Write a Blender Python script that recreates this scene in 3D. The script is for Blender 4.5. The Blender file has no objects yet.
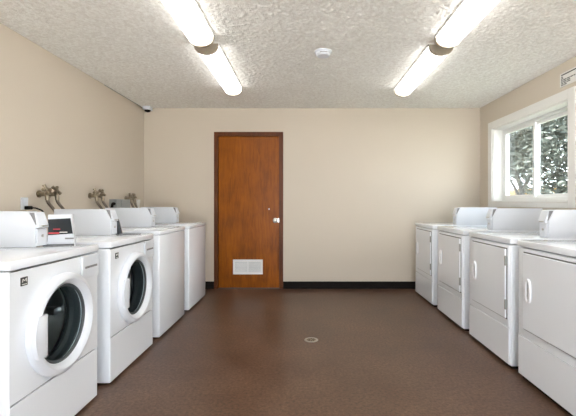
import bpy, bmesh, math, random
from mathutils import Vector, Matrix

PI = math.pi
SC = bpy.context.scene
COL = SC.collection

# ------------------------------------------------------------------ camera
cam_data = bpy.data.cameras.new('camera')
cam_data.sensor_width = 36.0
cam_data.lens = 380.0 / 576.0 * 36.0
cam_data.shift_x = -16.5 / 576.0
cam_data.shift_y = -4.5 / 576.0
cam_data.clip_start = 0.02
cam = bpy.data.objects.new('camera', cam_data)
COL.objects.link(cam)
cam.location = (0, 0, 1.15)
cam.rotation_euler = (PI / 2, 0, 0)
SC.camera = cam

# ------------------------------------------------------------------ world, sun, exposure
SC.view_settings.view_transform = 'Standard'
SC.view_settings.look = 'None'
SC.view_settings.gamma = 1
SC.view_settings.use_curve_mapping = False
SC.view_settings.exposure = 1.47
SKY_STRENGTH = 3.1
SUN_STRENGTH = 25.0
LAMP_STRENGTH = 2.35
w = bpy.data.worlds.new('sky')
SC.world = w
w.use_nodes = True
bg = w.node_tree.nodes['Background']
bg.inputs[0].default_value = (0.86, 0.92, 1.0, 1)
bg.inputs[1].default_value = SKY_STRENGTH
sun_data = bpy.data.lights.new('sun', 'SUN')
sun_data.energy = SUN_STRENGTH
sun_data.angle = math.radians(1)
sun_data.color = (1.0, 0.95, 0.86)
sun = bpy.data.objects.new('sun', sun_data)
COL.objects.link(sun)
sun.location = (-8, 4, 12)
sun.rotation_euler = Vector((0.25, -0.35, -0.90)).to_track_quat('-Z', 'Y').to_euler()

# ------------------------------------------------------------------ materials
def nodes_of(name):
    m = bpy.data.materials.new(name)
    m.use_nodes = True
    nt = m.node_tree
    return m, nt, nt.nodes, nt.links, nt.nodes['Principled BSDF']

def plain(name, col, rough=0.5, metal=0.0, coat=0.0, spec=0.5, noise=0.0, nscale=20):
    m, nt, n, l, p = nodes_of(name)
    p.inputs['Base Color'].default_value = (*col, 1)
    p.inputs['Roughness'].default_value = rough
    p.inputs['Metallic'].default_value = metal
    p.inputs['Coat Weight'].default_value = coat
    p.inputs['Coat Roughness'].default_value = 0.03
    p.inputs['Specular IOR Level'].default_value = spec
    if noise:
        t = n.new('ShaderNodeTexCoord')
        x = n.new('ShaderNodeTexNoise'); x.inputs['Scale'].default_value = nscale
        x.inputs['Detail'].default_value = 3
        r = n.new('ShaderNodeMix'); r.data_type = 'RGBA'
        r.inputs[6].default_value = (*[c * (1 - noise) for c in col], 1)
        r.inputs[7].default_value = (*[min(1, c * (1 + noise)) for c in col], 1)
        l.new(t.outputs['Object'], x.inputs['Vector'])
        l.new(x.outputs['Fac'], r.inputs[0])
        l.new(r.outputs[2], p.inputs['Base Color'])
    return m

def bumped(name, col, rough, scale, strength, dist, var=0.04, kind='noise', detail=4):
    m, nt, n, l, p = nodes_of(name)
    p.inputs['Roughness'].default_value = rough
    t = n.new('ShaderNodeTexCoord')
    if kind == 'popcorn':
        v = n.new('ShaderNodeTexVoronoi'); v.inputs['Scale'].default_value = scale
        v.feature = 'SMOOTH_F1'; v.inputs['Smoothness'].default_value = 0.35
        z = n.new('ShaderNodeTexNoise'); z.inputs['Scale'].default_value = scale * 0.45
        z.inputs['Detail'].default_value = 3
        mm = n.new('ShaderNodeMath'); mm.operation = 'SUBTRACT'
        l.new(t.outputs['Object'], v.inputs['Vector']); l.new(t.outputs['Object'], z.inputs['Vector'])
        l.new(z.outputs['Fac'], mm.inputs[0]); l.new(v.outputs['Distance'], mm.inputs[1])
        h = mm.outputs[0]
    else:
        z = n.new('ShaderNodeTexNoise'); z.inputs['Scale'].default_value = scale
        z.inputs['Detail'].default_value = detail
        l.new(t.outputs['Object'], z.inputs['Vector'])
        h = z.outputs['Fac']
    b = n.new('ShaderNodeBump')
    b.inputs['Strength'].default_value = strength
    b.inputs['Distance'].default_value = dist
    l.new(h, b.inputs['Height']); l.new(b.outputs[0], p.inputs['Normal'])
    big = n.new('ShaderNodeTexNoise'); big.inputs['Scale'].default_value = 1.3
    big.inputs['Detail'].default_value = 5
    l.new(t.outputs['Object'], big.inputs['Vector'])
    if kind == 'popcorn':
        f0 = n.new('ShaderNodeTexNoise'); f0.inputs['Scale'].default_value = 42; f0.inputs['Detail'].default_value = 3; f0.inputs['Roughness'].default_value = .7
        l.new(t.outputs['Object'], f0.inputs['Vector'])
        fl = n.new('ShaderNodeMapRange'); fl.inputs[1].default_value = .34; fl.inputs[2].default_value = .66
        l.new(f0.outputs['Fac'], fl.inputs[0])
    r = n.new('ShaderNodeMix'); r.data_type = 'RGBA'
    r.inputs[6].default_value = (*[c * (1 - var) for c in col], 1)
    r.inputs[7].default_value = (*[min(1, c * (1 + var)) for c in col], 1)
    l.new((fl if kind == 'popcorn' else big).outputs[0], r.inputs[0]); l.new(r.outputs[2], p.inputs['Base Color'])
    return m

M = {}
M['wall'] = bumped('wall_paint', (0.63, 0.557, 0.462), 0.6, 130, 0.10, 0.003, 0.02)
M['ceiling'] = bumped('popcorn_ceiling', (0.93, 0.905, 0.855), 0.9, 160, 0.5, 0.006, 0.13, 'popcorn')
M['enamel'] = plain('white_enamel', (0.87, 0.91, 0.965), 0.09, coat=0.3)
M['plastic'] = plain('white_plastic', (0.73, 0.765, 0.82), 0.30)
M['trim'] = plain('white_trim_paint', (0.80, 0.79, 0.76), 0.4)
M['vent'] = plain('vent_white', (0.90, 0.90, 0.89), 0.4)
M['slot'] = plain('grip_slot_grey', (0.40, 0.40, 0.41), 0.5)
M['pull'] = plain('pull_white', (0.88, 0.90, 0.93), 0.25)
M['vinyl'] = plain('white_vinyl', (0.82, 0.82, 0.80), 0.35)
M['black'] = plain('black_rubber', (0.012, 0.010, 0.009), 0.65, spec=0.08, noise=0.3)
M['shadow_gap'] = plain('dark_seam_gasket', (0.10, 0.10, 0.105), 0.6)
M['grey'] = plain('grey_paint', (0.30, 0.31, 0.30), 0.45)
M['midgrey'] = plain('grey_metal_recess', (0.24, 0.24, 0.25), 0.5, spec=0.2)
M['steel'] = plain('brushed_steel', (0.55, 0.54, 0.52), 0.28, metal=1.0)
M['brass'] = plain('weathered_valve_metal', (0.33, 0.29, 0.22), 0.28, metal=1.0, noise=.5, nscale=40)
M['braid'] = plain('braided_hose', (0.22, 0.19, 0.155), 0.4, metal=0.7, noise=0.5, nscale=120)
M['chrome'] = plain('satin_chrome', (0.70, 0.68, 0.64), 0.32, metal=1.0)
M['endcap'] = plain('lamp_end_cap', (0.52, 0.46, 0.37), 0.35, metal=0.6)
M['display'] = plain('black_display_glass', (0.035, 0.04, 0.045), 0.12)
M['red'] = plain('red_print', (0.60, 0.05, 0.07), 0.4)
M['paper'] = plain('sign_white', (0.78, 0.77, 0.74), 0.5)
M['ink'] = plain('sign_ink', (0.03, 0.03, 0.03), 0.6)
M['gasket'] = plain('door_gasket', (0.055, 0.065, 0.07), 0.5)
M['drum'] = plain('drum_steel', (0.75, 0.76, 0.77), 0.28, metal=1.0)
M['concrete'] = bumped('outdoor_concrete', (0.66, 0.66, 0.66), 0.8, 40, 0.2, 0.01)
M['bark'] = plain('bark', (0.04, 0.034, 0.03), 0.8, noise=0.4)
M['cedar'] = plain('yellow_cedar', (0.26, 0.155, 0.04), 0.6, noise=0.25, nscale=6)
M['roofing'] = plain('roof_board', (0.3, 0.3, 0.3), 0.8)

# floor: glossy mottled brown sealed concrete
m, nt, n, l, p = nodes_of('brown_sealed_floor'); M['floor'] = m
t = n.new('ShaderNodeTexCoord')
z1 = n.new('ShaderNodeTexNoise'); z1.inputs['Scale'].default_value = 1.6; z1.inputs['Detail'].default_value = 8; z1.inputs['Roughness'].default_value = 0.65
z2 = n.new('ShaderNodeTexNoise'); z2.inputs['Scale'].default_value = 55; z2.inputs['Detail'].default_value = 6; z2.inputs['Roughness'].default_value = 0.7
for z in (z1, z2): l.new(t.outputs['Object'], z.inputs['Vector'])
r1 = n.new('ShaderNodeValToRGB')
r1.color_ramp.elements[0].position = 0.32; r1.color_ramp.elements[0].color = (0.084, 0.044, 0.027, 1)
r1.color_ramp.elements[1].position = 0.70; r1.color_ramp.elements[1].color = (0.150, 0.091, 0.061, 1)
l.new(z1.outputs['Fac'], r1.inputs[0])
r2 = n.new('ShaderNodeValToRGB')
r2.color_ramp.elements[0].position = 0.36; r2.color_ramp.elements[0].color = (0.55, 0.55, 0.55, 1)
r2.color_ramp.elements[1].position = 0.68; r2.color_ramp.elements[1].color = (1.55, 1.5, 1.45, 1)
l.new(z2.outputs['Fac'], r2.inputs[0])
mx = n.new('ShaderNodeMix'); mx.data_type = 'RGBA'; mx.blend_type = 'MULTIPLY'; mx.inputs[0].default_value = 1.0
l.new(r1.outputs[0], mx.inputs[6]); l.new(r2.outputs[0], mx.inputs[7]); l.new(mx.outputs[2], p.inputs['Base Color'])
rr = n.new('ShaderNodeMapRange'); rr.inputs[3].default_value = 0.27; rr.inputs[4].default_value = 0.42
l.new(z1.outputs['Fac'], rr.inputs[0]); l.new(rr.outputs[0], p.inputs['Roughness'])
p.inputs['Specular IOR Level'].default_value = 0.40
bb = n.new('ShaderNodeBump'); bb.inputs['Strength'].default_value = 0.12; bb.inputs['Distance'].default_value = 0.004
l.new(z2.outputs['Fac'], bb.inputs['Height']); l.new(bb.outputs[0], p.inputs['Normal'])

# wood veneer
def wood(name, dark, light, rough=0.35):
    m, nt, n, l, p = nodes_of(name)
    t = n.new('ShaderNodeTexCoord'); mp = n.new('ShaderNodeMapping')
    mp.inputs['Scale'].default_value = (14, 14, 1.6)
    l.new(t.outputs['Object'], mp.inputs[0])
    z = n.new('ShaderNodeTexNoise'); z.inputs['Scale'].default_value = 2.2; z.inputs['Detail'].default_value = 8
    z.inputs['Roughness'].default_value = 0.62; z.inputs['Distortion'].default_value = 0.8
    l.new(mp.outputs[0], z.inputs['Vector'])
    c = n.new('ShaderNodeTexNoise'); c.inputs['Scale'].default_value = 3.0; c.inputs['Detail'].default_value = 4
    l.new(t.outputs['Object'], c.inputs['Vector'])
    a = n.new('ShaderNodeMath'); a.operation = 'MULTIPLY_ADD'; a.inputs[1].default_value = 0.55
    s = n.new('ShaderNodeMath'); s.operation = 'MULTIPLY'; s.inputs[1].default_value = 0.45
    l.new(c.outputs['Fac'], s.inputs[0]); l.new(z.outputs['Fac'], a.inputs[0]); l.new(s.outputs[0], a.inputs[2])
    r = n.new('ShaderNodeValToRGB')
    r.color_ramp.elements[0].position = 0.33; r.color_ramp.elements[0].color = (*dark, 1)
    r.color_ramp.elements[1].position = 0.68; r.color_ramp.elements[1].color = (*light, 1)
    l.new(a.outputs[0], r.inputs[0]); l.new(r.outputs[0], p.inputs['Base Color'])
    p.inputs['Roughness'].default_value = rough
    p.inputs['Specular IOR Level'].default_value = 0.2
    return m
M['door_wood'] = wood('stained_door_veneer', (0.16, 0.038, 0.001), (0.39, 0.112, 0.002))
M['frame_wood'] = wood('dark_door_frame_wood', (0.075, 0.022, 0.008), (0.16, 0.050, 0.015), 0.4)

# lamp lens: a lit acrylic diffuser
m, nt, n, l, p = nodes_of('lit_acrylic_lens'); M['lens'] = m
p.inputs['Base Color'].default_value = (0.9, 0.9, 0.88, 1)
p.inputs['Emission Color'].default_value = (1.0, 0.98, 0.94, 1)
p.inputs['Emission Strength'].default_value = LAMP_STRENGTH

def glass(name, tint, gloss_tint=(1, 1, 1), ior=1.45, extra=0.0):
    m = bpy.data.materials.new(name); m.use_nodes = True
    nt = m.node_tree; n = nt.nodes; l = nt.links
    n.remove(n['Principled BSDF'])
    tr = n.new('ShaderNodeBsdfTransparent'); tr.inputs[0].default_value = (*tint, 1)
    gl = n.new('ShaderNodeBsdfGlossy'); gl.inputs[0].default_value = (*gloss_tint, 1); gl.inputs['Roughness'].default_value = 0.03
    fr = n.new('ShaderNodeFresnel'); fr.inputs[0].default_value = ior
    ad = n.new('ShaderNodeMath'); ad.operation = 'ADD'; ad.inputs[1].default_value = extra; ad.use_clamp = True
    mi = n.new('ShaderNodeMixShader')
    ge = n.new('ShaderNodeNewGeometry'); iv = n.new('ShaderNodeMath'); iv.operation = 'SUBTRACT'; iv.inputs[0].default_value = 1.0
    mu = n.new('ShaderNodeMath'); mu.operation = 'MULTIPLY'
    l.new(ge.outputs['Backfacing'], iv.inputs[1])
    l.new(fr.outputs[0], ad.inputs[0]); l.new(ad.outputs[0], mu.inputs[0]); l.new(iv.outputs[0], mu.inputs[1]); l.new(mu.outputs[0], mi.inputs[0])
    l.new(tr.outputs[0], mi.inputs[1]); l.new(gl.outputs[0], mi.inputs[2])
    l.new(mi.outputs[0], n['Material Output'].inputs[0])
    return m
M['window_glass'] = glass('window_glass', (0.94, 0.97, 0.96))
M['door_glass'] = glass('tinted_door_glass', (0.80, 0.87, 0.87), extra=0.14, ior=1.5)
# insect screen
m = bpy.data.materials.new('insect_screen'); m.use_nodes = True; M['screen'] = m
nt = m.node_tree; n = nt.nodes; l = nt.links
p = n['Principled BSDF']; p.inputs['Base Color'].default_value = (0.35, 0.36, 0.36, 1); p.inputs['Roughness'].default_value = 0.6
tr = n.new('ShaderNodeBsdfTransparent'); mi = n.new('ShaderNodeMixShader'); mi.inputs[0].default_value = 0.22
l.new(tr.outputs[0], mi.inputs[1]); l.new(p.outputs[0], mi.inputs[2]); l.new(mi.outputs[0], n['Material Output'].inputs[0])

def leafmat(name, a, b):
    m, nt, n, l, p = nodes_of(name)
    t = n.new('ShaderNodeTexCoord'); z = n.new('ShaderNodeTexNoise'); z.inputs['Scale'].default_value = 5; z.inputs['Detail'].default_value = 3
    l.new(t.outputs['Object'], z.inputs['Vector'])
    r = n.new('ShaderNodeValToRGB')
    r.color_ramp.elements[0].position = 0.35; r.color_ramp.elements[0].color = (*a, 1)
    r.color_ramp.elements[1].position = 0.66; r.color_ramp.elements[1].color = (*b, 1)
    l.new(z.outputs['Fac'], r.inputs[0]); l.new(r.outputs[0], p.inputs['Base Color'])
    p.inputs['Roughness'].default_value = 0.6
    p.inputs['Specular IOR Level'].default_value = 0.15
    return m
M['leaf_dark'] = leafmat('dark_leaves', (0.010, 0.014, 0.010), (0.042, 0.050, 0.036))
M['leaf_pale'] = leafmat('pale_leaves', (0.020, 0.026, 0.022), (0.070, 0.082, 0.074))

# ------------------------------------------------------------------ mesh helpers
def obj(name, bm, mat, parent=None, smooth=False, loc=None, rot=None):
    bmesh.ops.recalc_face_normals(bm, faces=bm.faces)
    me = bpy.data.meshes.new(name)
    bm.to_mesh(me); bm.free()
    me.materials.append(M[mat] if isinstance(mat, str) else mat)
    o = bpy.data.objects.new(name, me)
    COL.objects.link(o)
    if parent: o.parent = parent
    if loc: o.location = loc
    if rot: o.rotation_euler = rot
    if smooth:
        for f in me.polygons: f.use_smooth = True
        try: me.set_sharp_from_angle(angle=math.radians(38))
        except Exception: pass
    return o

def tag(o, label, cat, group=None, kind=None):
    o['label'] = label; o['category'] = cat
    if group: o['group'] = group
    if kind: o['kind'] = kind
    return o

def thing(name, label, cat, loc, rotz=0, group=None, kind=None):
    o = bpy.data.objects.new(name, None); COL.objects.link(o)
    o.empty_display_size = 0.1
    o.location = loc; o.rotation_euler = (0, 0, rotz)
    return tag(o, label, cat, group, kind)

def merge(dst, src):
    me = bpy.data.meshes.new('tmp'); src.to_mesh(me); src.free()
    dst.from_mesh(me); bpy.data.meshes.remove(me)

def box(bm, x0, x1, y0, y1, z0, z1, bev=0.0, seg=2, mat=None):
    b = bmesh.new()
    bmesh.ops.create_cube(b, size=1)
    for v in b.verts:
        v.co = Vector((x0 + (v.co.x + .5) * (x1 - x0), y0 + (v.co.y + .5) * (y1 - y0), z0 + (v.co.z + .5) * (z1 - z0)))
    if bev:
        bmesh.ops.bevel(b, geom=list(b.edges), offset=bev, segments=seg, profile=0.5, affect='EDGES')
    if mat is not None: bmesh.ops.transform(b, matrix=mat, verts=b.verts)
    merge(bm, b)
    return bm

def B(*a, **k):
    return box(bmesh.new(), *a, **k)

def prism(bm, pts, y0, y1, bev=0.0, axis='y', mat=None):
    """polygon pts (a,b) extruded: axis y -> (a=x, b=z); axis x -> (a=y, b=z); axis z -> (a=x, b=y)"""
    b = bmesh.new()
    def P(p, t):
        if axis == 'y': return (p[0], t, p[1])
        if axis == 'x': return (t, p[0], p[1])
        return (p[0], p[1], t)
    A = [b.verts.new(P(p, y0)) for p in pts]; C = [b.verts.new(P(p, y1)) for p in pts]
    b.faces.new(A); b.faces.new(C[::-1])
    for i in range(len(pts)):
        j = (i + 1) % len(pts)
        b.faces.new((A[i], C[i], C[j], A[j]))
    if bev:
        bmesh.ops.bevel(b, geom=list(b.edges), offset=bev, segments=2, profile=0.5, affect='EDGES')
    if mat is not None: bmesh.ops.transform(b, matrix=mat, verts=b.verts)
    merge(bm, b)
    return bm

def lathe(bm, prof, mat, seg=48):
    """profile of (r, h) turned around local Z then moved by mat"""
    b = bmesh.new(); rings = []
    for r, h in prof:
        if r < 1e-6: rings.append([b.verts.new((0, 0, h))])
        else: rings.append([b.verts.new((r * math.cos(2 * PI * i / seg), r * math.sin(2 * PI * i / seg), h)) for i in range(seg)])
    for A, C in zip(rings, rings[1:]):
        for i in range(seg):
            j = (i + 1) % seg
            if len(A) == 1 and len(C) == 1: continue
            if len(A) == 1: b.faces.new((A[0], C[i], C[j]))
            elif len(C) == 1: b.faces.new((A[i], A[j], C[0]))
            else: b.faces.new((A[i], A[j], C[j], C[i]))
    bmesh.ops.transform(b, matrix=mat, verts=b.verts)
    merge(bm, b)
    return bm

def tube(bm, pts, rad, seg=10):
    """tapering tube through points; rad a number or a list"""
    pts = [Vector(p) for p in pts]
    rs = rad if isinstance(rad, (list, tuple)) else [rad] * len(pts)
    b = bmesh.new(); rings = []
    up = Vector((0.13, 0.31, 0.94)).normalized()
    for i, pnt in enumerate(pts):
        d = (pts[min(i + 1, len(pts) - 1)] - pts[max(i - 1, 0)]).normalized()
        u = d.cross(up)
        if u.length < 0.05: u = d.cross(Vector((1, 0, 0)))
        u.normalize(); v = d.cross(u).normalized()
        rings.append([b.verts.new(pnt + (u * math.cos(2 * PI * k / seg) + v * math.sin(2 * PI * k / seg)) * rs[i]) for k in range(seg)])
    for A, C in zip(rings, rings[1:]):
        for k in range(seg):
            b.faces.new((A[k], A[(k + 1) % seg], C[(k + 1) % seg], C[k]))
    b.faces.new(rings[0]); b.faces.new(rings[-1][::-1])
    merge(bm, b)
    return bm

def curve_pts(ctrl, n=8):
    """Catmull-Rom through the control points"""
    c = [Vector(p) for p in ctrl]; c = [c[0] * 2 - c[1]] + c + [c[-1] * 2 - c[-2]]
    out = []
    for i in range(1, len(c) - 2):
        for k in range(n):
            t = k / n
            out.append(0.5 * ((2 * c[i]) + (c[i + 1] - c[i - 1]) * t + (2 * c[i - 1] - 5 * c[i] + 4 * c[i + 1] - c[i + 2]) * t * t + (3 * c[i] - c[i - 1] - 3 * c[i + 1] + c[i + 2]) * t ** 3))
    out.append(c[-2])
    return out

AX = Matrix.Rotation(PI / 2, 4, 'Y')            # local Z -> +X
def T(x, y, z): return Matrix.Translation((x, y, z))

def holed_panel(bm, y0, y1, z0, z1, cy, cz, r, x0, x1, seg=64):
    """front panel with a round hole; thickness x0..x1"""
    ang = [2 * PI * i / seg for i in range(seg)]
    for yy, zz in ((y0, z0), (y0, z1), (y1, z0), (y1, z1)):
        ang.append(math.atan2(zz - cz, yy - cy) % (2 * PI))
    ang = sorted(set(round(a, 6) for a in ang))
    def outer(a):
        c, s = math.cos(a), math.sin(a); tt = []
        if c > 1e-9: tt.append((y1 - cy) / c)
        if c < -1e-9: tt.append((y0 - cy) / c)
        if s > 1e-9: tt.append((z1 - cz) / s)
        if s < -1e-9: tt.append((z0 - cz) / s)
        q = min(tt); return (cy + c * q, cz + s * q)
    b = bmesh.new(); L = []
    for x in (x0, x1):
        O = [b.verts.new((x, *outer(a))) for a in ang]
        I = [b.verts.new((x, cy + r * math.cos(a), cz + r * math.sin(a))) for a in ang]
        L.append((O, I))
    k = len(ang)
    for i in range(k):
        j = (i + 1) % k
        b.faces.new((L[0][0][i], L[0][0][j], L[0][1][j], L[0][1][i]))
        b.faces.new((L[1][0][i], L[1][0][j], L[1][1][j], L[1][1][i]))
        b.faces.new((L[0][0][i], L[0][0][j], L[1][0][j], L[1][0][i]))
        b.faces.new((L[0][1][i], L[0][1][j], L[1][1][j], L[1][1][i]))
    merge(bm, b)
    return bm

# ------------------------------------------------------------------ the room
XL, XR, YB, YF, ZC = -2.17, 2.374, 5.14, -1.6, 2.44
TH = 0.2
def struct(name, bm, mat, label, cat, parent=None):
    o = obj(name, bm, mat, parent)
    return tag(o, label, cat, kind='structure')

struct('floor', B(XL - TH, XR + TH, YF, YB + TH, -0.1, 0.0), 'floor', 'glossy mottled brown sealed concrete floor of the laundry room', 'floor')
import numpy as np
def popcorn_ceiling():
    st = 0.0085; y0 = 0.6
    nx = int((XR - XL) / st); ny = int((YB - y0) / st)
    rng = np.random.RandomState(5)
    a = rng.rand(ny + 1, nx + 1)
    def blur(q):
        q = (np.roll(q, 1, 0) + 2 * q + np.roll(q, -1, 0)) / 4
        return (np.roll(q, 1, 1) + 2 * q + np.roll(q, -1, 1)) / 4
    h = blur(a); h2 = blur(blur(rng.rand(ny + 1, nx + 1)))
    h = (h - h.mean()) / h.std() + 0.25 * (h2 - h2.mean()) / h2.std()
    h = np.clip(h * .6 + .35, 0, 2.2) * POP
    h[0, :] = h[-1, :] = 0; h[:, 0] = h[:, -1] = 0
    X, Y = np.meshgrid(np.linspace(XL, XR, nx + 1), np.linspace(y0, YB, ny + 1))
    v = np.stack([X, Y, ZC - h], -1).reshape(-1, 3)
    idx = np.arange((ny + 1) * (nx + 1)).reshape(ny + 1, nx + 1)
    f = np.stack([idx[:-1, :-1], idx[1:, :-1], idx[1:, 1:], idx[:-1, 1:]], -1).reshape(-1, 4)
    me = bpy.data.meshes.new('c')
    me.vertices.add(len(v)); me.vertices.foreach_set('co', v.ravel())
    me.loops.add(f.size); me.loops.foreach_set('vertex_index', f.ravel())
    me.polygons.add(len(f)); me.polygons.foreach_set('loop_start', np.arange(0, f.size, 4)); me.polygons.foreach_set('loop_total', np.full(len(f), 4))
    me.update(calc_edges=True)
    b = bmesh.new(); b.from_mesh(me); bpy.data.meshes.remove(me)
    box(b, XL - TH, XR + TH, YF, YB + TH, ZC + .0005, ZC + 0.12)
    return b
POP = 0.0034
struct('ceiling', popcorn_ceiling(), 'ceiling', 'cream popcorn-textured ceiling above the laundry machines', 'ceiling')
struct('wall_left', B(XL - TH, XL, YF, YB, 0, ZC), 'wall', 'plain beige wall behind the row of washers', 'wall')
# right wall, pierced for the window
WY0, WY1, WZ0, WZ1 = 3.405, 4.79, 1.18, 2.085
bm = bmesh.new()
box(bm, XR, XR + TH, YF, WY0, 0, ZC); box(bm, XR, XR + TH, WY1, YB, 0, ZC)
box(bm, XR, XR + TH, WY0, WY1, 0, WZ0); box(bm, XR, XR + TH, WY0, WY1, WZ1, ZC)
struct('wall_right', bm, 'wall', 'beige wall with the sliding window, behind the row of dryers', 'wall')
# back wall, pierced for the door
DX0, DX1, DZ = -1.222, -0.288, 2.117
bm = bmesh.new()
box(bm, XL - TH, DX0, YB, YB + TH, 0, ZC); box(bm, DX1, XR + TH, YB, YB + TH, 0, ZC); box(bm, DX0, DX1, YB, YB + TH, DZ, ZC)
struct('wall_back', bm, 'wall', 'plain cream end wall around the wooden door', 'wall')
# unseen wall behind the camera; its wide doorway is added to let daylight in
bm = bmesh.new()
box(bm, XL - TH, -0.75, YF - TH, YF, 0, ZC); box(bm, 1.5, XR + TH, YF - TH, YF, 0, ZC); box(bm, -0.75, 1.5, YF - TH, YF, 2.15, ZC)
struct('wall_front', bm, 'wall', 'unseen beige wall with a wide open doorway added for daylight, facing the wooden door', 'wall')
# black cove base, one run each side of the door
bm = bmesh.new()
for a, b_ in ((XL + 0.002, DX0), (DX1, XR - 0.002)):
    prism(bm, [(YB - 0.001, 0.0), (YB - 0.022, 0.0), (YB - 0.012, 0.014), (YB - 0.007, 0.03), (YB - 0.006, 0.094), (YB - 0.001, 0.096)], a, b_, axis='x')
struct('baseboard_back', bm, 'black', 'black rubber cove base along the foot of the end wall', 'baseboard')

# ------------------------------------------------------------------ door
d = thing('door_1', 'closed orange-brown wooden door with a white vent near its foot', 'door', ((DX0 + DX1) / 2, YB, 0), kind='structure')
hw = (DX1 - DX0) / 2
fw = 0.052
obj('door_leaf', B(-hw + fw + .003, hw - fw - .003, 0.012, 0.055, 0.008, DZ - fw - .003, bev=0.003), 'door_wood', d)
bm = bmesh.new()
prism(bm, [(-hw, 0), (-hw + fw, 0), (-hw + fw, DZ - fw), (hw - fw, DZ - fw), (hw - fw, 0), (hw, 0), (hw, DZ), (-hw, DZ)], -0.016, 0.12, bev=0.004)
obj('door_frame', bm, 'frame_wood', d)
obj('backing', B(-hw + .02, hw - .02, 0.10, 0.118, 0.0, DZ - .02), 'frame_wood', d)
obj('threshold', B(-hw + fw, hw - fw, 0.0, 0.1, 0.0, 0.007), 'shadow_gap', d)
AY = Matrix.Rotation(PI / 2, 4, 'X')            # local Z -> -Y
kx, kz = 0.36, 0.921
k = obj('door_knob', lathe(bmesh.new(), [(0, 0), (.033, 0), (.034, .004), (.016, .010), (.013, .03), (.024, .036), (.030, .048), (.028, .060), (.018, .067), (0, .069)], T(kx, 0.012, kz) @ AY, 24), 'chrome', d, True)
obj('strike_plate', B(0.393, 0.412, 0.004, 0.011, kz - .03, kz + .03), 'chrome', d)
obj('peephole', lathe(bmesh.new(), [(0, 0), (.011, 0), (.011, .004), (.006, .006), (0, .006)], T(0.275, 0.012, 1.075) @ AY, 16), 'chrome', d, True)
vx0, vx1, vz0, vz1 = -0.212, 0.190, 0.192, 0.392
bm = bmesh.new()
box(bm, vx0, vx1, -0.006, 0.012, vz1 - .026, vz1, .002); box(bm, vx0, vx1, -0.006, 0.012, vz0, vz0 + .026, .002)
box(bm, vx0, vx0 + .026, -0.006, 0.012, vz0 + .02, vz1 - .02, .002); box(bm, vx1 - .026, vx1, -0.006, 0.012, vz0 + .02, vz1 - .02, .002)
box(bm, (vx0 + vx1) / 2 - .008, (vx0 + vx1) / 2 + .008, -0.006, 0.012, vz0 + .02, vz1 - .02, .002)
vent = obj('louvre_vent', bm, 'vent', d)
bm = bmesh.new()
for i in range(9):
    z = vz0 + .034 + i * .0166
    box(bm, vx0 + .02, vx1 - .02, -0.008, 0.008, -0.001, 0.001, mat=T(0, 0.003, z) @ Matrix.Rotation(math.radians(46), 4, 'X'))
obj('slats', bm, 'vent', vent)
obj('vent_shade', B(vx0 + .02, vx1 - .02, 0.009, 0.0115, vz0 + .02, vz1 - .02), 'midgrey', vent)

# ------------------------------------------------------------------ window
wn = thing('window_1', 'white sliding window with a tree outside, above the dryers', 'window', (XR, (WY0 + WY1) / 2, WZ0), kind='structure')
cy = (WY0 + WY1) / 2; wy = (WY1 - WY0) / 2; wz = WZ1 - WZ0
tw = 0.092
bm = bmesh.new()
box(bm, -0.018, 0.0, -wy - tw, -wy, -0.07, wz + tw, .003); box(bm, -0.018, 0.0, wy, wy + tw, -0.07, wz + tw, .003)
box(bm, -0.018, 0.0, -wy, wy, wz, wz + tw, .003)
obj('casing', bm, 'trim', wn)
obj('window_sill', B(-0.0195, 0.10, -wy + .001, wy - .001, -0.022, 0.004, .003), 'trim', wn)
obj('apron', B(-0.018, 0.0, -wy, wy, -0.07, -0.024, .002), 'trim', wn)
bm = bmesh.new()                                   # reveal lining
box(bm, 0.0, 0.13, -wy, -wy + .012, 0.004, wz); box(bm, 0.0, 0.13, wy - .012, wy, 0.004, wz); box(bm, 0.0, 0.13, -wy + .012, wy - .012, wz - .012, wz)
obj('reveal', bm, 'trim', wn)
bm = bmesh.new()                                   # outer vinyl frame
f = 0.042
box(bm, 0.115, 0.19, -wy + .004, -wy + f, 0.0, wz - .002, .004); box(bm, 0.115, 0.19, wy - f, wy - .004, 0.0, wz - .002, .004)
box(bm, 0.115, 0.19, -wy + f, wy - f, wz - f, wz - .002, .004); box(bm, 0.115, 0.19, -wy + f, wy - f, 0.0, f, .004)
obj('frame', bm, 'vinyl', wn)
def sash(name, ya, yb, xa, xb, lab=None):
    s = 0.036
    bm = bmesh.new()
    box(bm, xa, xb, ya, ya + s, f, wz - f, .003); box(bm, xa, xb, yb - s, yb, f, wz - f, .003)
    box(bm, xa, xb, ya + s, yb - s, f, f + s * .75, .003); box(bm, xa, xb, ya + s, yb - s, wz - f - s, wz - f, .003)
    o = obj('sash', bm, 'vinyl', wn)
    obj('pane', B((xa + xb) / 2 - .002, (xa + xb) / 2 + .002, ya + s - .004, yb - s + .004, f + s * .75 - .004, wz - f - s + .004), 'window_glass', o)
    return o
sash('far', 0.02, wy - f + .002, 0.120, 0.148)
sash('near', -wy + f - .002, 0.055, 0.152, 0.180)
obj('screen', B(0.1815, 0.1825, 0.06, wy - f, f, wz - f), 'screen', wn)
obj('latch', B(0.108, 0.121, 0.028, 0.048, 0.36, 0.42, .003), 'grey', wn)

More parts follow.
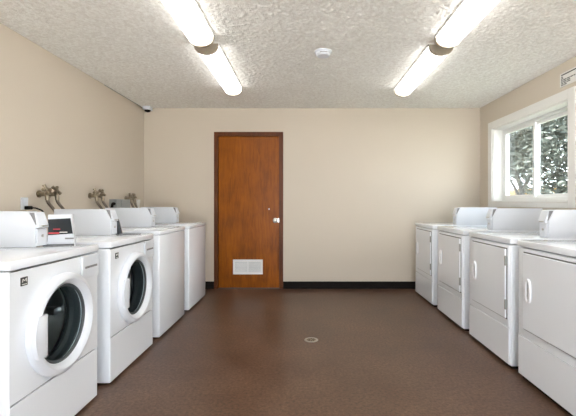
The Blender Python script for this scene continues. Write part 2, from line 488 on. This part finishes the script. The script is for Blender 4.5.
# ------------------------------------------------------------------ coin meter shared by every machine (front = +x, machine's right = +y)
def coin_meter(parent, xf, y0, y1, zt, xb=-0.70, side=1):
    """side=1: the plain side panel is at y0; side=-1: at y1"""
    ztop = 1.107
    h = ztop - zt
    mid = (y0 + y1) / 2
    def Y(t):                                         # t runs from the plain side panel to the far side
        return y0 + t if side > 0 else y1 - t
    def pr(pts, a, b_, **k): return prism(bmesh.new(), pts, *sorted((Y(a), Y(b_))), **k)
    wd = y1 - y0
    bm = bmesh.new()
    merge(bm, pr([(xb, zt), (xf, zt), (xf, zt + h * .60), (xf - .042, ztop), (xb, ztop)], 0, .010, bev=.0015))
    merge(bm, pr([(xb, zt), (xf - .05, zt), (xf - .05, ztop - .001), (xb, ztop - .001)], .010, wd, bev=.0015))
    mtr = obj('coin_meter', bm, 'plastic', parent)
    obj('slide_housing', pr([(xf - .05, zt + h * .53), (xf + .016, zt + h * .53), (xf + .014, zt + h * .62), (xf - .010, ztop - .006), (xf - .05, ztop - .003)], .014, wd, bev=.003), 'plastic', mtr)
    obj('coin_box_door', pr([(xf - .05, zt + .004), (xf + .006, zt + .004), (xf + .006, zt + h * .51), (xf - .05, zt + h * .51)], .012, wd - .001, bev=.003), 'plastic', mtr)
    obj('slide_gap_shade', pr([(xf - .045, ztop - .007), (xf - .012, ztop - .009), (xf - .001, zt + h * .63), (xf - .01, zt + h * .55), (xf - .045, ztop - .03)], .0105, .0142), 'midgrey', mtr)  # flat grey plate standing in for shade in the gap beside the housing
    c = Y(.012 + (wd - .012) / 2)
    obj('lock', lathe(bmesh.new(), [(0, 0), (.008, 0), (.008, .004), (.004, .005), (0, .005)], T(xf + .006, c, zt + h * .3) @ AX, 14), 'steel', mtr, True)
    obj('coin_slide', B(xf + .010, xf + .024, c - .022, c + .022, zt + h * .565, zt + h * .60, bev=.002), 'steel', mtr)
    return mtr

HW = 0.337
def feet(parent, depth):
    for sx in (-.06, -depth + .06):
        for sy in (-HW + .06, HW - .06):
            obj('foot', lathe(bmesh.new(), [(0, 0), (.022, 0), (.022, .018), (0, .018)], T(sx, sy, 0), 12), 'black', parent)

# ------------------------------------------------------------------ front-loading washer
WD = 0.77
def front_washer(y, label, console):
    r = thing('front_load_washer', label, 'washing machine', (-1.225, y, 0), 0, 'front-load washers along the beige wall')
    zt = 0.908
    bm = bmesh.new()                                   # shell, open at the front
    box(bm, -WD, -0.002, -HW, -HW + .016, .015, .864, .006); box(bm, -WD, -0.002, HW - .016, HW, .015, .864, .006)
    box(bm, -WD, -WD + .012, -HW + .016, HW - .016, .015, .864); box(bm, -WD, -.03, -HW + .016, HW - .016, .015, .03)
    obj('cabinet', bm, 'enamel', r)
    obj('worktop', B(-WD, 0.006, -HW - .003, HW + .003, .868, zt, bev=.006, seg=3), 'enamel', r, True)
    cz, ro, ri = 0.552, 0.248, 0.195
    obj('front_panel', holed_panel(bmesh.new(), -HW + .002, HW - .002, .304, .860, 0, cz, .215, -.014, 0.0), 'enamel', r)
    obj('lower_panel', B(-.018, 0.0, -HW + .002, HW - .002, .018, .296, bev=.003), 'enamel', r)
    obj('seam', B(-.030, -.010, -HW + .018, HW - .018, .294, .305), 'shadow_gap', r)
    # door: bulging ring, tinted glass bowl, handle
    dr = obj('door', lathe(bmesh.new(), [(ro, 0.001), (ro + .003, .010), (ro - .002, .026), (ro - .014, .038), (ro - .030, .042), (ri + .012, .036), (ri + .002, .026), (ri - .004, .006), (ri - .006, -.012), (ro - .04, -.012), (ro - .04, 0.001), (ro, 0.001)], T(0, 0, cz) @ AX, 72), 'plastic', r, True)
    obj('door_glass', lathe(bmesh.new(), [(ri - .004, .004), (ri - .010, -.01), (ri - .03, -.05), (ri - .05, -.085), (.10, -.10), (0, -.105)], T(0, 0, cz) @ AX, 64), 'door_glass', dr, True)
    obj('glass_rim', lathe(bmesh.new(), [(ri - .002, .010), (ri - .012, .012), (ri - .018, .004), (ri - .012, -.004), (ri - .002, -.004), (ri - .002, .010)], T(0, 0, cz) @ AX, 64), 'gasket', dr, True)
    arc = [(-math.cos(a) * (ro - .004), math.sin(a) * (ro - .004)) for a in [math.radians(q) for q in (-25, -16, -8, 0, 8, 16, 22)]]
    pts = [(-.163, -.104)] + [(p[0], p[1]) for p in arc] + [(-.163, .092)]
    obj('handle', prism(bmesh.new(), pts, .024, .047, bev=.006, axis='x', mat=T(0, 0, cz)), 'plastic', dr, True)
    obj('grip_recess', B(.0, .026, -.180, -.166, cz - .085, cz + .075), 'gasket', dr)
    # drum and gasket seen through the glass
    g = obj('gasket_ring', lathe(bmesh.new(), [(.214, -.016), (.20, -.03), (.205, -.06), (.19, -.075), (.20, -.10), (.23, -.11), (.23, -.016), (.214, -.016)], T(0, 0, cz) @ AX, 48), 'gasket', r, True)
    dm = lathe(bmesh.new(), [(.20, -.11), (.255, -.13), (.26, -.20), (.26, -.52), (.23, -.56), (0, -.56)], T(0, 0, cz) @ AX, 48)
    dro = obj('drum', dm, 'drum', r, True)
    for q in range(3):
        a = 2 * PI * q / 3 + .5
        obj('drum_vane', B(-.50, -.16, -.02, .02, .19, .262, bev=.012, mat=T(0, 0, cz) @ Matrix.Rotation(a, 4, 'X')), 'drum', dro, True)
    # detergent drawer at the top right
    pr = [(.166, .742), (.172, .735), (HW - .012, .730), (HW - .006, .738), (HW - .006, .858), (.166, .858)]
    dd = obj('detergent_drawer', prism(bmesh.new(), pr, 0.001, 0.012, bev=.003, axis='x'), 'plastic', r)
    obj('drawer_grip', B(.011, .016, .19, HW - .03, .788, .800, bev=.002), 'midgrey', dd)
    # emblem at the top left: dark square with a slanted white M
    em = obj('emblem', B(0.0, .003, -.273, -.234, .792, .829), 'ink', r)
    bm = bmesh.new()
    for a, b_ in (((-.266, .808), (-.262, .822)), ((-.262, .822), (-.253, .812)), ((-.253, .812), (-.243, .824)), ((-.243, .824), (-.241, .808))):
        prism(bm, [(a[0] - .002, a[1]), (a[0] + .002, a[1]), (b_[0] + .002, b_[1]), (b_[0] - .002, b_[1])], .003, .004, axis='x')
    box(bm, .003, .004, -.268, -.239, .797, .800)
    obj('emblem_mark', bm, 'paper', em)
    # coin meter and, beyond it, the control panel
    coin_meter(r, -.265, .188, .280, zt)
    if console == 'display':
        wd, hh = .142, .178
        base = T(-.262, .2845, zt) @ Matrix.Rotation(math.atan2(.028, .131), 4, 'Z')
        lean = math.atan2(.012, hh)
        b = bmesh.new()
        prism(b, [(0, 0), (wd, 0), (wd - .022, hh), (0, hh)], 0.0, .030, axis='y', mat=base @ Matrix.Rotation(-lean, 4, 'X'))
        cp = obj('control_panel', b, 'plastic', r)
        face = base @ Matrix.Rotation(-lean, 4, 'X')
        dsp = obj('display', prism(bmesh.new(), [(.003, .058), (wd - .009, .066), (wd - .024, .156), (.001, .150)], -.003, .0, axis='y', mat=face), 'display', cp)
        obj('red_line', B(.006, .062, -.0045, -.003, .066, .074, mat=face), 'red', dsp)
        obj('red_text', B(.030, .066, -.0045, -.003, .090, .095, mat=face), 'red', dsp)
        obj('white_line', B(.064, .104, -.0045, -.003, .072, .077, mat=face), 'paper', dsp)
        obj('panel_shadow_strip', B(-.02, wd, -.006, .0, .0, .006, mat=base), 'shadow_gap', cp)  # dark strip standing in for the shadow under the panel
        obj('panel_groove', B(wd - .05, wd - .004, -.0015, .001, .034, .042, mat=face), 'midgrey', cp)
    else:
        cp = obj('control_panel', prism(bmesh.new(), [(-.275, zt), (-.225, zt), (-.252, zt + .11), (-.275, zt + .14)], .2825, .300, bev=.002), 'display', r)
        obj('panel_shadow_strip', B(-.245, -.075, .282, .296, zt - .001, zt + .004, bev=.002), 'midgrey', cp)  # grey strip on the worktop drawn for a shadow line
    feet(r, WD)
    return r

w1 = front_washer(1.912, 'front-load washer with a dark display on top, nearest of the two with round doors', 'display')
w2 = front_washer(2.732, 'front-load washer with a round door, standing between the display washer and the plain-fronted washers', 'bare')
obj('rating_sticker', B(-.52, -.43, -HW - .0006, -HW, .030, .058), 'paper', w2)

# ------------------------------------------------------------------ top-loading washers, plain glossy fronts
def top_washer(y, label):
    r = thing('top_load_washer', label, 'washing machine', (-1.225, y, 0), 0, 'plain-fronted top-load washers')
    zt = 0.918
    obj('cabinet', B(-WD, 0.0, -HW, HW, .015, .880, bev=.010, seg=3), 'enamel', r, True)
    obj('worktop', B(-WD, 0.004, -HW - .002, HW + .002, .882, zt, bev=.008, seg=3), 'enamel', r, True)
    obj('lid', B(-.245, -.035, -HW + .06, HW - .06, zt, zt + .007, bev=.003), 'enamel', r, True)
    coin_meter(r, -.30 if y < 4 else -.33, .225, .318, zt, xb=-.755)
    feet(r, WD)
    return r
top_washer(3.548, 'top-load washer with a plain blank front, beside the washer with the round door')
top_washer(4.370, 'top-load washer with a plain blank front, last in the row beside the wooden door')

# ------------------------------------------------------------------ dryers (front = local +x, turned to face the aisle)
DD = 0.72
HW = 0.330
def dryer(y, label, meter=True):
    r = thing('coin_dryer', label, 'clothes dryer', (1.425, y, 0), PI, 'coin dryers under the window')
    zt = 0.908
    obj('cabinet', B(-DD, 0.0, -HW, HW, .022, .861, bev=.011, seg=3), 'enamel', r, True)
    obj('worktop', B(-DD, 0.006, -HW - .002, HW + .002, .867, zt, bev=.006, seg=3), 'enamel', r, True)
    obj('plinth', B(-DD + .02, -.02, -HW + .02, HW - .02, .0, .03), 'black', r)
    # upper and lower front panels
    obj('upper_panel', B(-.002, .006, -HW + .014, HW - .016, .292, .858, bev=.003), 'enamel', r)
    obj('lower_panel', B(-.002, .008, -HW + .012, HW - .014, .030, .284, bev=.004), 'enamel', r)
    ya, yb, za, zb = -.250, .288, .345, .832
    obj('door_gap', B(.005, .0075, ya - .006, yb + .006, za - .007, zb + .007), 'shadow_gap', r)
    dr = obj('door', B(.007, .020, ya, yb, za, zb, bev=.005), 'enamel', r)
    # pull handle: raised oval collar with a recessed grip
    hy, hz0, hz1, hwid = -.182, .522, .676, .029
    def oval(s):
        out = []
        for k in range(24):
            a = 2 * PI * k / 24; yy = hwid * s * math.cos(a); q = (hz1 - hz0) / 2
            out.append((hy + yy, (hz0 + hz1) / 2 + math.copysign(abs(math.sin(a)) ** .55, math.sin(a)) * (q - hwid * (1 - s))))
        return out
    b = bmesh.new(); O, I = oval(1.0), oval(.50); rings = []
    for pts, x in ((O, .019), (O, .030), (I, .030), (I, .0205)):
        rings.append([b.verts.new((x, *q)) for q in pts])
    for A, C in zip(rings, rings[1:]):
        for i in range(24): b.faces.new((A[i], A[(i + 1) % 24], C[(i + 1) % 24], C[i]))
    hd = obj('door_handle', b, 'pull', dr, True)
    obj('grip_recess', B(.019, .0225, hy - .014, hy + .014, hz0 + .018, hz1 - .018), 'slot', hd)
    for zc in (.750, .443):
        obj('hinge', B(.006, .024, yb - .004, yb + .010, zc - .034, zc + .034, bev=.002), 'grey', dr)
    if meter: coin_meter(r, -.262, .232, HW - .002, zt, xb=-.71, side=-1)
    return r
dryer(2.203, 'coin dryer nearest the camera, cut off by the edge of the photo')
dryer(2.953, 'coin dryer wholly in view, second in the row from the camera')
dryer(3.735, 'coin dryer third in the row from the camera')
dryer(4.537, 'coin dryer standing last in the row, closest to the end wall')

# ------------------------------------------------------------------ ceiling lamps
def lamp(name, x, y0, y1, label):
    ln = y1 - y0; hw_, dp = .092, .088
    r = thing('ceiling_light', label, 'ceiling light', (x, (y0 + y1) / 2, ZC), 0, 'wraparound ceiling lights')
    h = ln / 2
    obj('base_pan', B(-hw_ - .012, hw_ + .012, -h, h, -.014, 0.0, bev=.003), 'trim', r)
    prof = [(-hw_, -.014)] + [(-hw_ * math.cos(a), -.014 - (dp - .014) * (math.sin(a) ** .75)) for a in [PI * k / 16 for k in range(1, 16)]] + [(hw_, -.014)]
    b = prism(bmesh.new(), prof, -h + .028, h - .028)
    obj('diffuser', b, 'lens', r, True)
    cap = [(-hw_ - .006, -.010)] + [(-(hw_ + .006) * math.cos(a), -.010 - (dp - .004) * (math.sin(a) ** .75)) for a in [PI * k / 16 for k in range(1, 16)]] + [(hw_ + .006, -.010)]
    for s in (-1, 1):
        a, b_ = sorted((s * h, s * (h - .028)))
        obj('end_cap', prism(bmesh.new(), cap, a, b_), 'endcap', r, True)
    return r
LX = (-.79, 1.105)
lamp('a', LX[0], 1.70, 2.92, 'long lit ceiling light above the washers, second from the end wall')
lamp('b', LX[0], 3.04, 4.23, 'long lit ceiling light above the washers, closest to the end wall')
lamp('c', LX[1], 1.72, 2.94, 'long lit ceiling light above the dryers, second from the end wall')
lamp('d', LX[1], 3.06, 4.27, 'long lit ceiling light above the dryers, closest to the end wall')
lamp('e', LX[0], .36, 1.58, 'unseen long ceiling light added above the washers for more light, third from the end wall')  # added out of view to brighten surfaces that face the camera
lamp('f', LX[1], .38, 1.60, 'unseen long ceiling light added above the dryers for more light, third from the end wall')  # added partner of the lamp above, also out of view

# ------------------------------------------------------------------ small things
s = thing('smoke_detector', 'round white smoke detector on the ceiling between the lamp rows', 'smoke detector', (.158, 3.22, ZC))
FL = Matrix.Rotation(PI, 4, 'X')
obj('base_plate', lathe(bmesh.new(), [(0, 0), (.072, 0), (.072, .012), (.066, .016), (0, .016)], FL, 32), 'plastic', s, True)
obj('cover', lathe(bmesh.new(), [(.060, .016), (.062, .030), (.052, .042), (.03, .046), (0, .046)], FL, 32), 'plastic', s, True)
obj('sounder_slot', B(-.03, .03, -.064, -.058, -.030, -.024), 'grey', s)

s = thing('security_camera', 'small white security camera with a black lens in the ceiling corner', 'camera', (-2.085, 5.05, ZC))
obj('mount', B(-.050, .048, -.05, .05, -.050, 0, bev=.008, seg=3), 'plastic', s, True)
obj('lens_dome', lathe(bmesh.new(), [(.040, .049), (.038, .060), (.030, .070), (.012, .076), (0, .077)], FL, 24), 'black', s, True)
tag(obj('edge_shade_line', tube(bmesh.new(), curve_pts([(-2.14, 5.04, ZC - .03), (-2.158, 4.9, ZC - .012), (-2.16, 4.5, ZC - .010), (-2.16, 4.1, ZC - .010)]), .0035, 6), 'grey'), 'thin grey line standing in for shade along the ceiling edge by the corner camera', 'shade line')  # thin tube drawn for the dark shading line where wall meets ceiling

s = thing('floor_drain', 'round metal floor drain in the middle of the brown floor', 'drain', (.057, 3.2, 0))
obj('rim', lathe(bmesh.new(), [(.040, .0), (.058, .0), (.058, .003), (.054, .0045), (.042, .0045), (.040, .002), (.040, .0)], Matrix.Identity(4), 32), 'steel', s, True)
bm = bmesh.new(); lathe(bm, [(0, .0005), (.041, .0005), (.041, .003), (0, .003)], Matrix.Identity(4), 32)
g = obj('grate', bm, 'brass', s)
bm = bmesh.new()
for q in range(8):
    a = 2 * PI * q / 8
    box(bm, .012, .034, -.003, .003, .003, .0036, mat=Matrix.Rotation(a, 4, 'Z'))
obj('grate_slots', bm, 'black', g)

# notice on the right wall, over the window
s = thing('wall_notice', 'small white printed notice on the wall above the window', 'sign', (XR, 3.40, 2.283))
obj('board', B(-.006, 0, -.128, .124, -.063, .063, bev=.002), 'paper', s)
bm = bmesh.new()
random.seed(4)
box(bm, -.0072, -.006, -.105, .105, .040, .050)
for i in range(6):
    y = .105
    while y > -.09:
        wl = random.uniform(.016, .045)
        box(bm, -.0072, -.006, max(y - wl, -.11), y, .022 - i * .0145, .030 - i * .0145)
        y -= wl + .008
        if random.random() < .22: break
obj('lettering', bm, 'ink', s)

# outlet with a black plug on the left wall
s = thing('wall_outlet', 'white outlet box with a black plug, on the wall behind the display washer', 'outlet', (XL, 2.93, 1.155))
obj('box', B(0, .022, -.030, .026, -.052, .042, bev=.004), 'plastic', s)
pl = obj('plug', B(.022, .062, -.020, .022, -.052, -.024, bev=.006), 'black', s)
obj('plug_cord', tube(bmesh.new(), curve_pts([(.058, .005, -.038), (.09, .025, -.044), (.12, .055, -.08), (.10, .06, -.20)]), .006, 8), 'black', pl, True)

# faucet pairs with braided hoses
def faucet(y, z, sc, label, hy):
    r = thing('laundry_faucet', label, 'faucet', (XL, y, z), 0, 'laundry faucets on the beige wall')
    for k, dy in enumerate((-.062 * sc, .062 * sc)):
        b = bmesh.new()
        tube(b, [(0, dy, 0), (.03, dy, .0), (.055, dy, .0)], [.016, .018, .018], 10)
        lathe(b, [(0, -.004), (.030, -.004), (.030, .006), (0, .006)], T(0, dy, 0) @ AX, 16)
        tube(b, curve_pts([(.03, dy, 0), (.058, dy, -.004), (.070, dy, -.028), (.070, dy, -.050)], 4), .016, 10)
        tube(b, [(.045, dy, .0), (.062, dy, .028)], [.016, .013], 8)
        va = obj('valve', b, 'brass', r, True)
        hb = bmesh.new()
        for q in range(4):                              # four-lobed wheel handle
            a = PI / 2 * q + .4
            tube(hb, [(0, 0, 0), (math.cos(a) * .045 * sc, math.sin(a) * .045 * sc, 0)], [.009, .014], 8)
        lathe(hb, [(0, -.008), (.016, -.008), (.016, .010), (.008, .015), (0, .015)], Matrix.Identity(4), 12)
        bmesh.ops.transform(hb, matrix=T(.064, dy, .034) @ Matrix.Rotation(math.radians(62), 4, 'Y') @ Matrix.Rotation(dy * 6, 4, 'Z'), verts=hb.verts)
        obj('handle', hb, 'brass', va, True)
        obj('hose', tube(bmesh.new(), curve_pts([(.070, dy, -.040), (.074, dy + .01, -.075), (.10, dy + hy * .45, -.15), (.125, dy + hy * .8, -.30), (.10, dy + hy, -.48)], 8), .0125, 8), 'braid', r, True)
    return r
faucet(3.165, 1.228, 1.0, 'pair of metal faucet valves with steel hoses, above the display washer', .12)
faucet(3.90, 1.228, .95, 'pair of metal faucet valves with steel hoses, beside the grey box', .12)
faucet(4.655, 1.21, .75, 'small pair of metal faucet valves partly behind the grey box, near the corner', .06)

s = thing('drain_box', 'grey metal drain box low on the wall behind the plain-fronted washers', 'box', (XL, 4.42, 1.10))
obj('housing', B(0, .085, -.20, .13, -.15, .098, bev=.004), 'grey', s)
obj('cover_plate', B(.085, .090, -.10, .12, -.14, .088, bev=.002), 'grey', s)
obj('hose_stub', tube(bmesh.new(), curve_pts([(.06, -.19, .045), (.06, -.23, .050), (.07, -.27, .030), (.07, -.29, -.05)], 6), .014, 8), 'black', s, True)
s = thing('standpipe', 'short white plastic pipe rising by the wall near the corner camera', 'pipe', (-2.10, 4.80, .70))
obj('pipe', lathe(bmesh.new(), [(0, -.70), (.017, -.70), (.017, .46), (0, .46)], Matrix.Identity(4), 16), 'trim', s, True)
obj('cap', lathe(bmesh.new(), [(.017, .455), (.022, .455), (.022, .495), (.018, .50), (0, .50)], Matrix.Identity(4), 16), 'trim', s, True)

# ------------------------------------------------------------------ outside the window
tag(obj('ground', B(-25, 30, -25, 30, -.16, -.11), 'concrete'), 'pale concrete ground outside the building', 'ground', kind='structure')
M['lawn'] = plain('lawn_green', (0.05, 0.052, 0.035), 0.9, noise=.4, nscale=3)
tag(obj('lawn', B(XR + TH + .02, 26, -6, 28, -.115, -.095), 'lawn'), 'unseen dark green lawn added outside the window to cut light bounced off the ground', 'lawn', kind='structure')  # added out of view; dark ground keeps bounce off the window reveal
fx = 7.2
fe = thing('picket_fence', 'yellow wooden picket fence outside the window', 'fence', (fx, 12.2, -.11))
bm = bmesh.new()
for i in range(36):
    y = -2.2 + i * .125
    prism(bm, [(y, .05), (y + .095, .05), (y + .095, 1.70), (y + .0475, 1.78), (y, 1.70)], -.012, .012, axis='x')
obj('pickets', bm, 'cedar', fe)
for z in (.45, 1.40): obj('rail', B(.012, .06, -2.2, 2.3, z, z + .09), 'cedar', fe)
for y in (-2.1, 0, 2.1): obj('post', B(.06, .15, y - .045, y + .045, 0, 1.65), 'cedar', fe)

def tree(x, y, label, seed, mat, blobs, n, size, trunk):
    random.seed(seed)
    r = thing('garden_tree', label, 'tree', (x, y, -.11), 0, 'trees outside the window')
    b = bmesh.new()
    for pts, rr in trunk: tube(b, curve_pts(pts, 5), [rr * (1 - .6 * i / (5 * (len(pts) - 1))) for i in range(5 * (len(pts) - 1) + 1)], 8)
    obj('trunk', b, 'bark', r, True)
    vs, fs = [], []
    for (bx, by, bz, br) in blobs:
        for _ in range(int(n * br * br)):
            d_ = Vector((random.gauss(0, 1), random.gauss(0, 1), random.gauss(0, 1))).normalized() * br * random.uniform(.35, 1.05)
            c = Vector((bx, by, bz)) + Vector((d_.x, d_.y, d_.z * .9))
            a = Vector((random.gauss(0, 1), random.gauss(0, 1), random.gauss(0, .6))).normalized()
            u = a.cross(Vector((random.gauss(0, 1), random.gauss(0, 1), random.gauss(0, 1)))).normalized()
            sz = size * random.uniform(.6, 1.3)
            k = len(vs)
            vs += [c - a * sz, c + u * sz * .42, c + a * sz, c - u * sz * .42]
            fs.append((k, k + 1, k + 2, k + 3))
    me = bpy.data.meshes.new('foliage'); me.from_pydata(vs, [], fs); me.materials.append(M[mat])
    o = bpy.data.objects.new('foliage', me); COL.objects.link(o); o.parent = r
    return r
tree(6.5, 11.4, 'dark leafy tree with a forked trunk behind the far window pane', 11, 'leaf_dark',
     [(0, .1, 3.3, .9), (-.7, .9, 3.9, 1.0), (.2, -.3, 3.7, .8), (.1, 1.3, 2.9, .8), (0, .2, 4.6, 1.1), (.2, -.3, 2.7, .7), (.3, .9, 2.6, .7), (.2, 1.7, 2.5, .6)], 1700, .085,
     [([(0, .1, 0), (0, .15, .8), (.05, .05, 1.6), (0, .35, 2.3), (-.1, .6, 3.2)], .11), ([(.04, .08, 1.5), (.1, -.25, 2.1), (.15, -.45, 3.0)], .07), ([(.05, .05, 1.3), (0, .35, 1.75), (0, .75, 2.2), (0, .95, 3)], .05)])
tree(5.7, 8.5, 'pale grey-green bushy tree behind the near window pane', 23, 'leaf_pale',
     [(0, 0, 2.2, .95), (.1, -.9, 2.5, .9), (0, .0, 3.2, .8), (.2, -.6, 3.5, .9), (0, -.2, 1.3, .8), (0, -1.0, 1.4, .7)], 1700, .075,
     [([(0, 0, 0), (.03, .05, .8), (0, 0, 1.6), (0, .1, 2.6)], .09), ([(.02, .03, 1.0), (.05, -.4, 1.8), (.1, -.6, 2.6)], .05)])
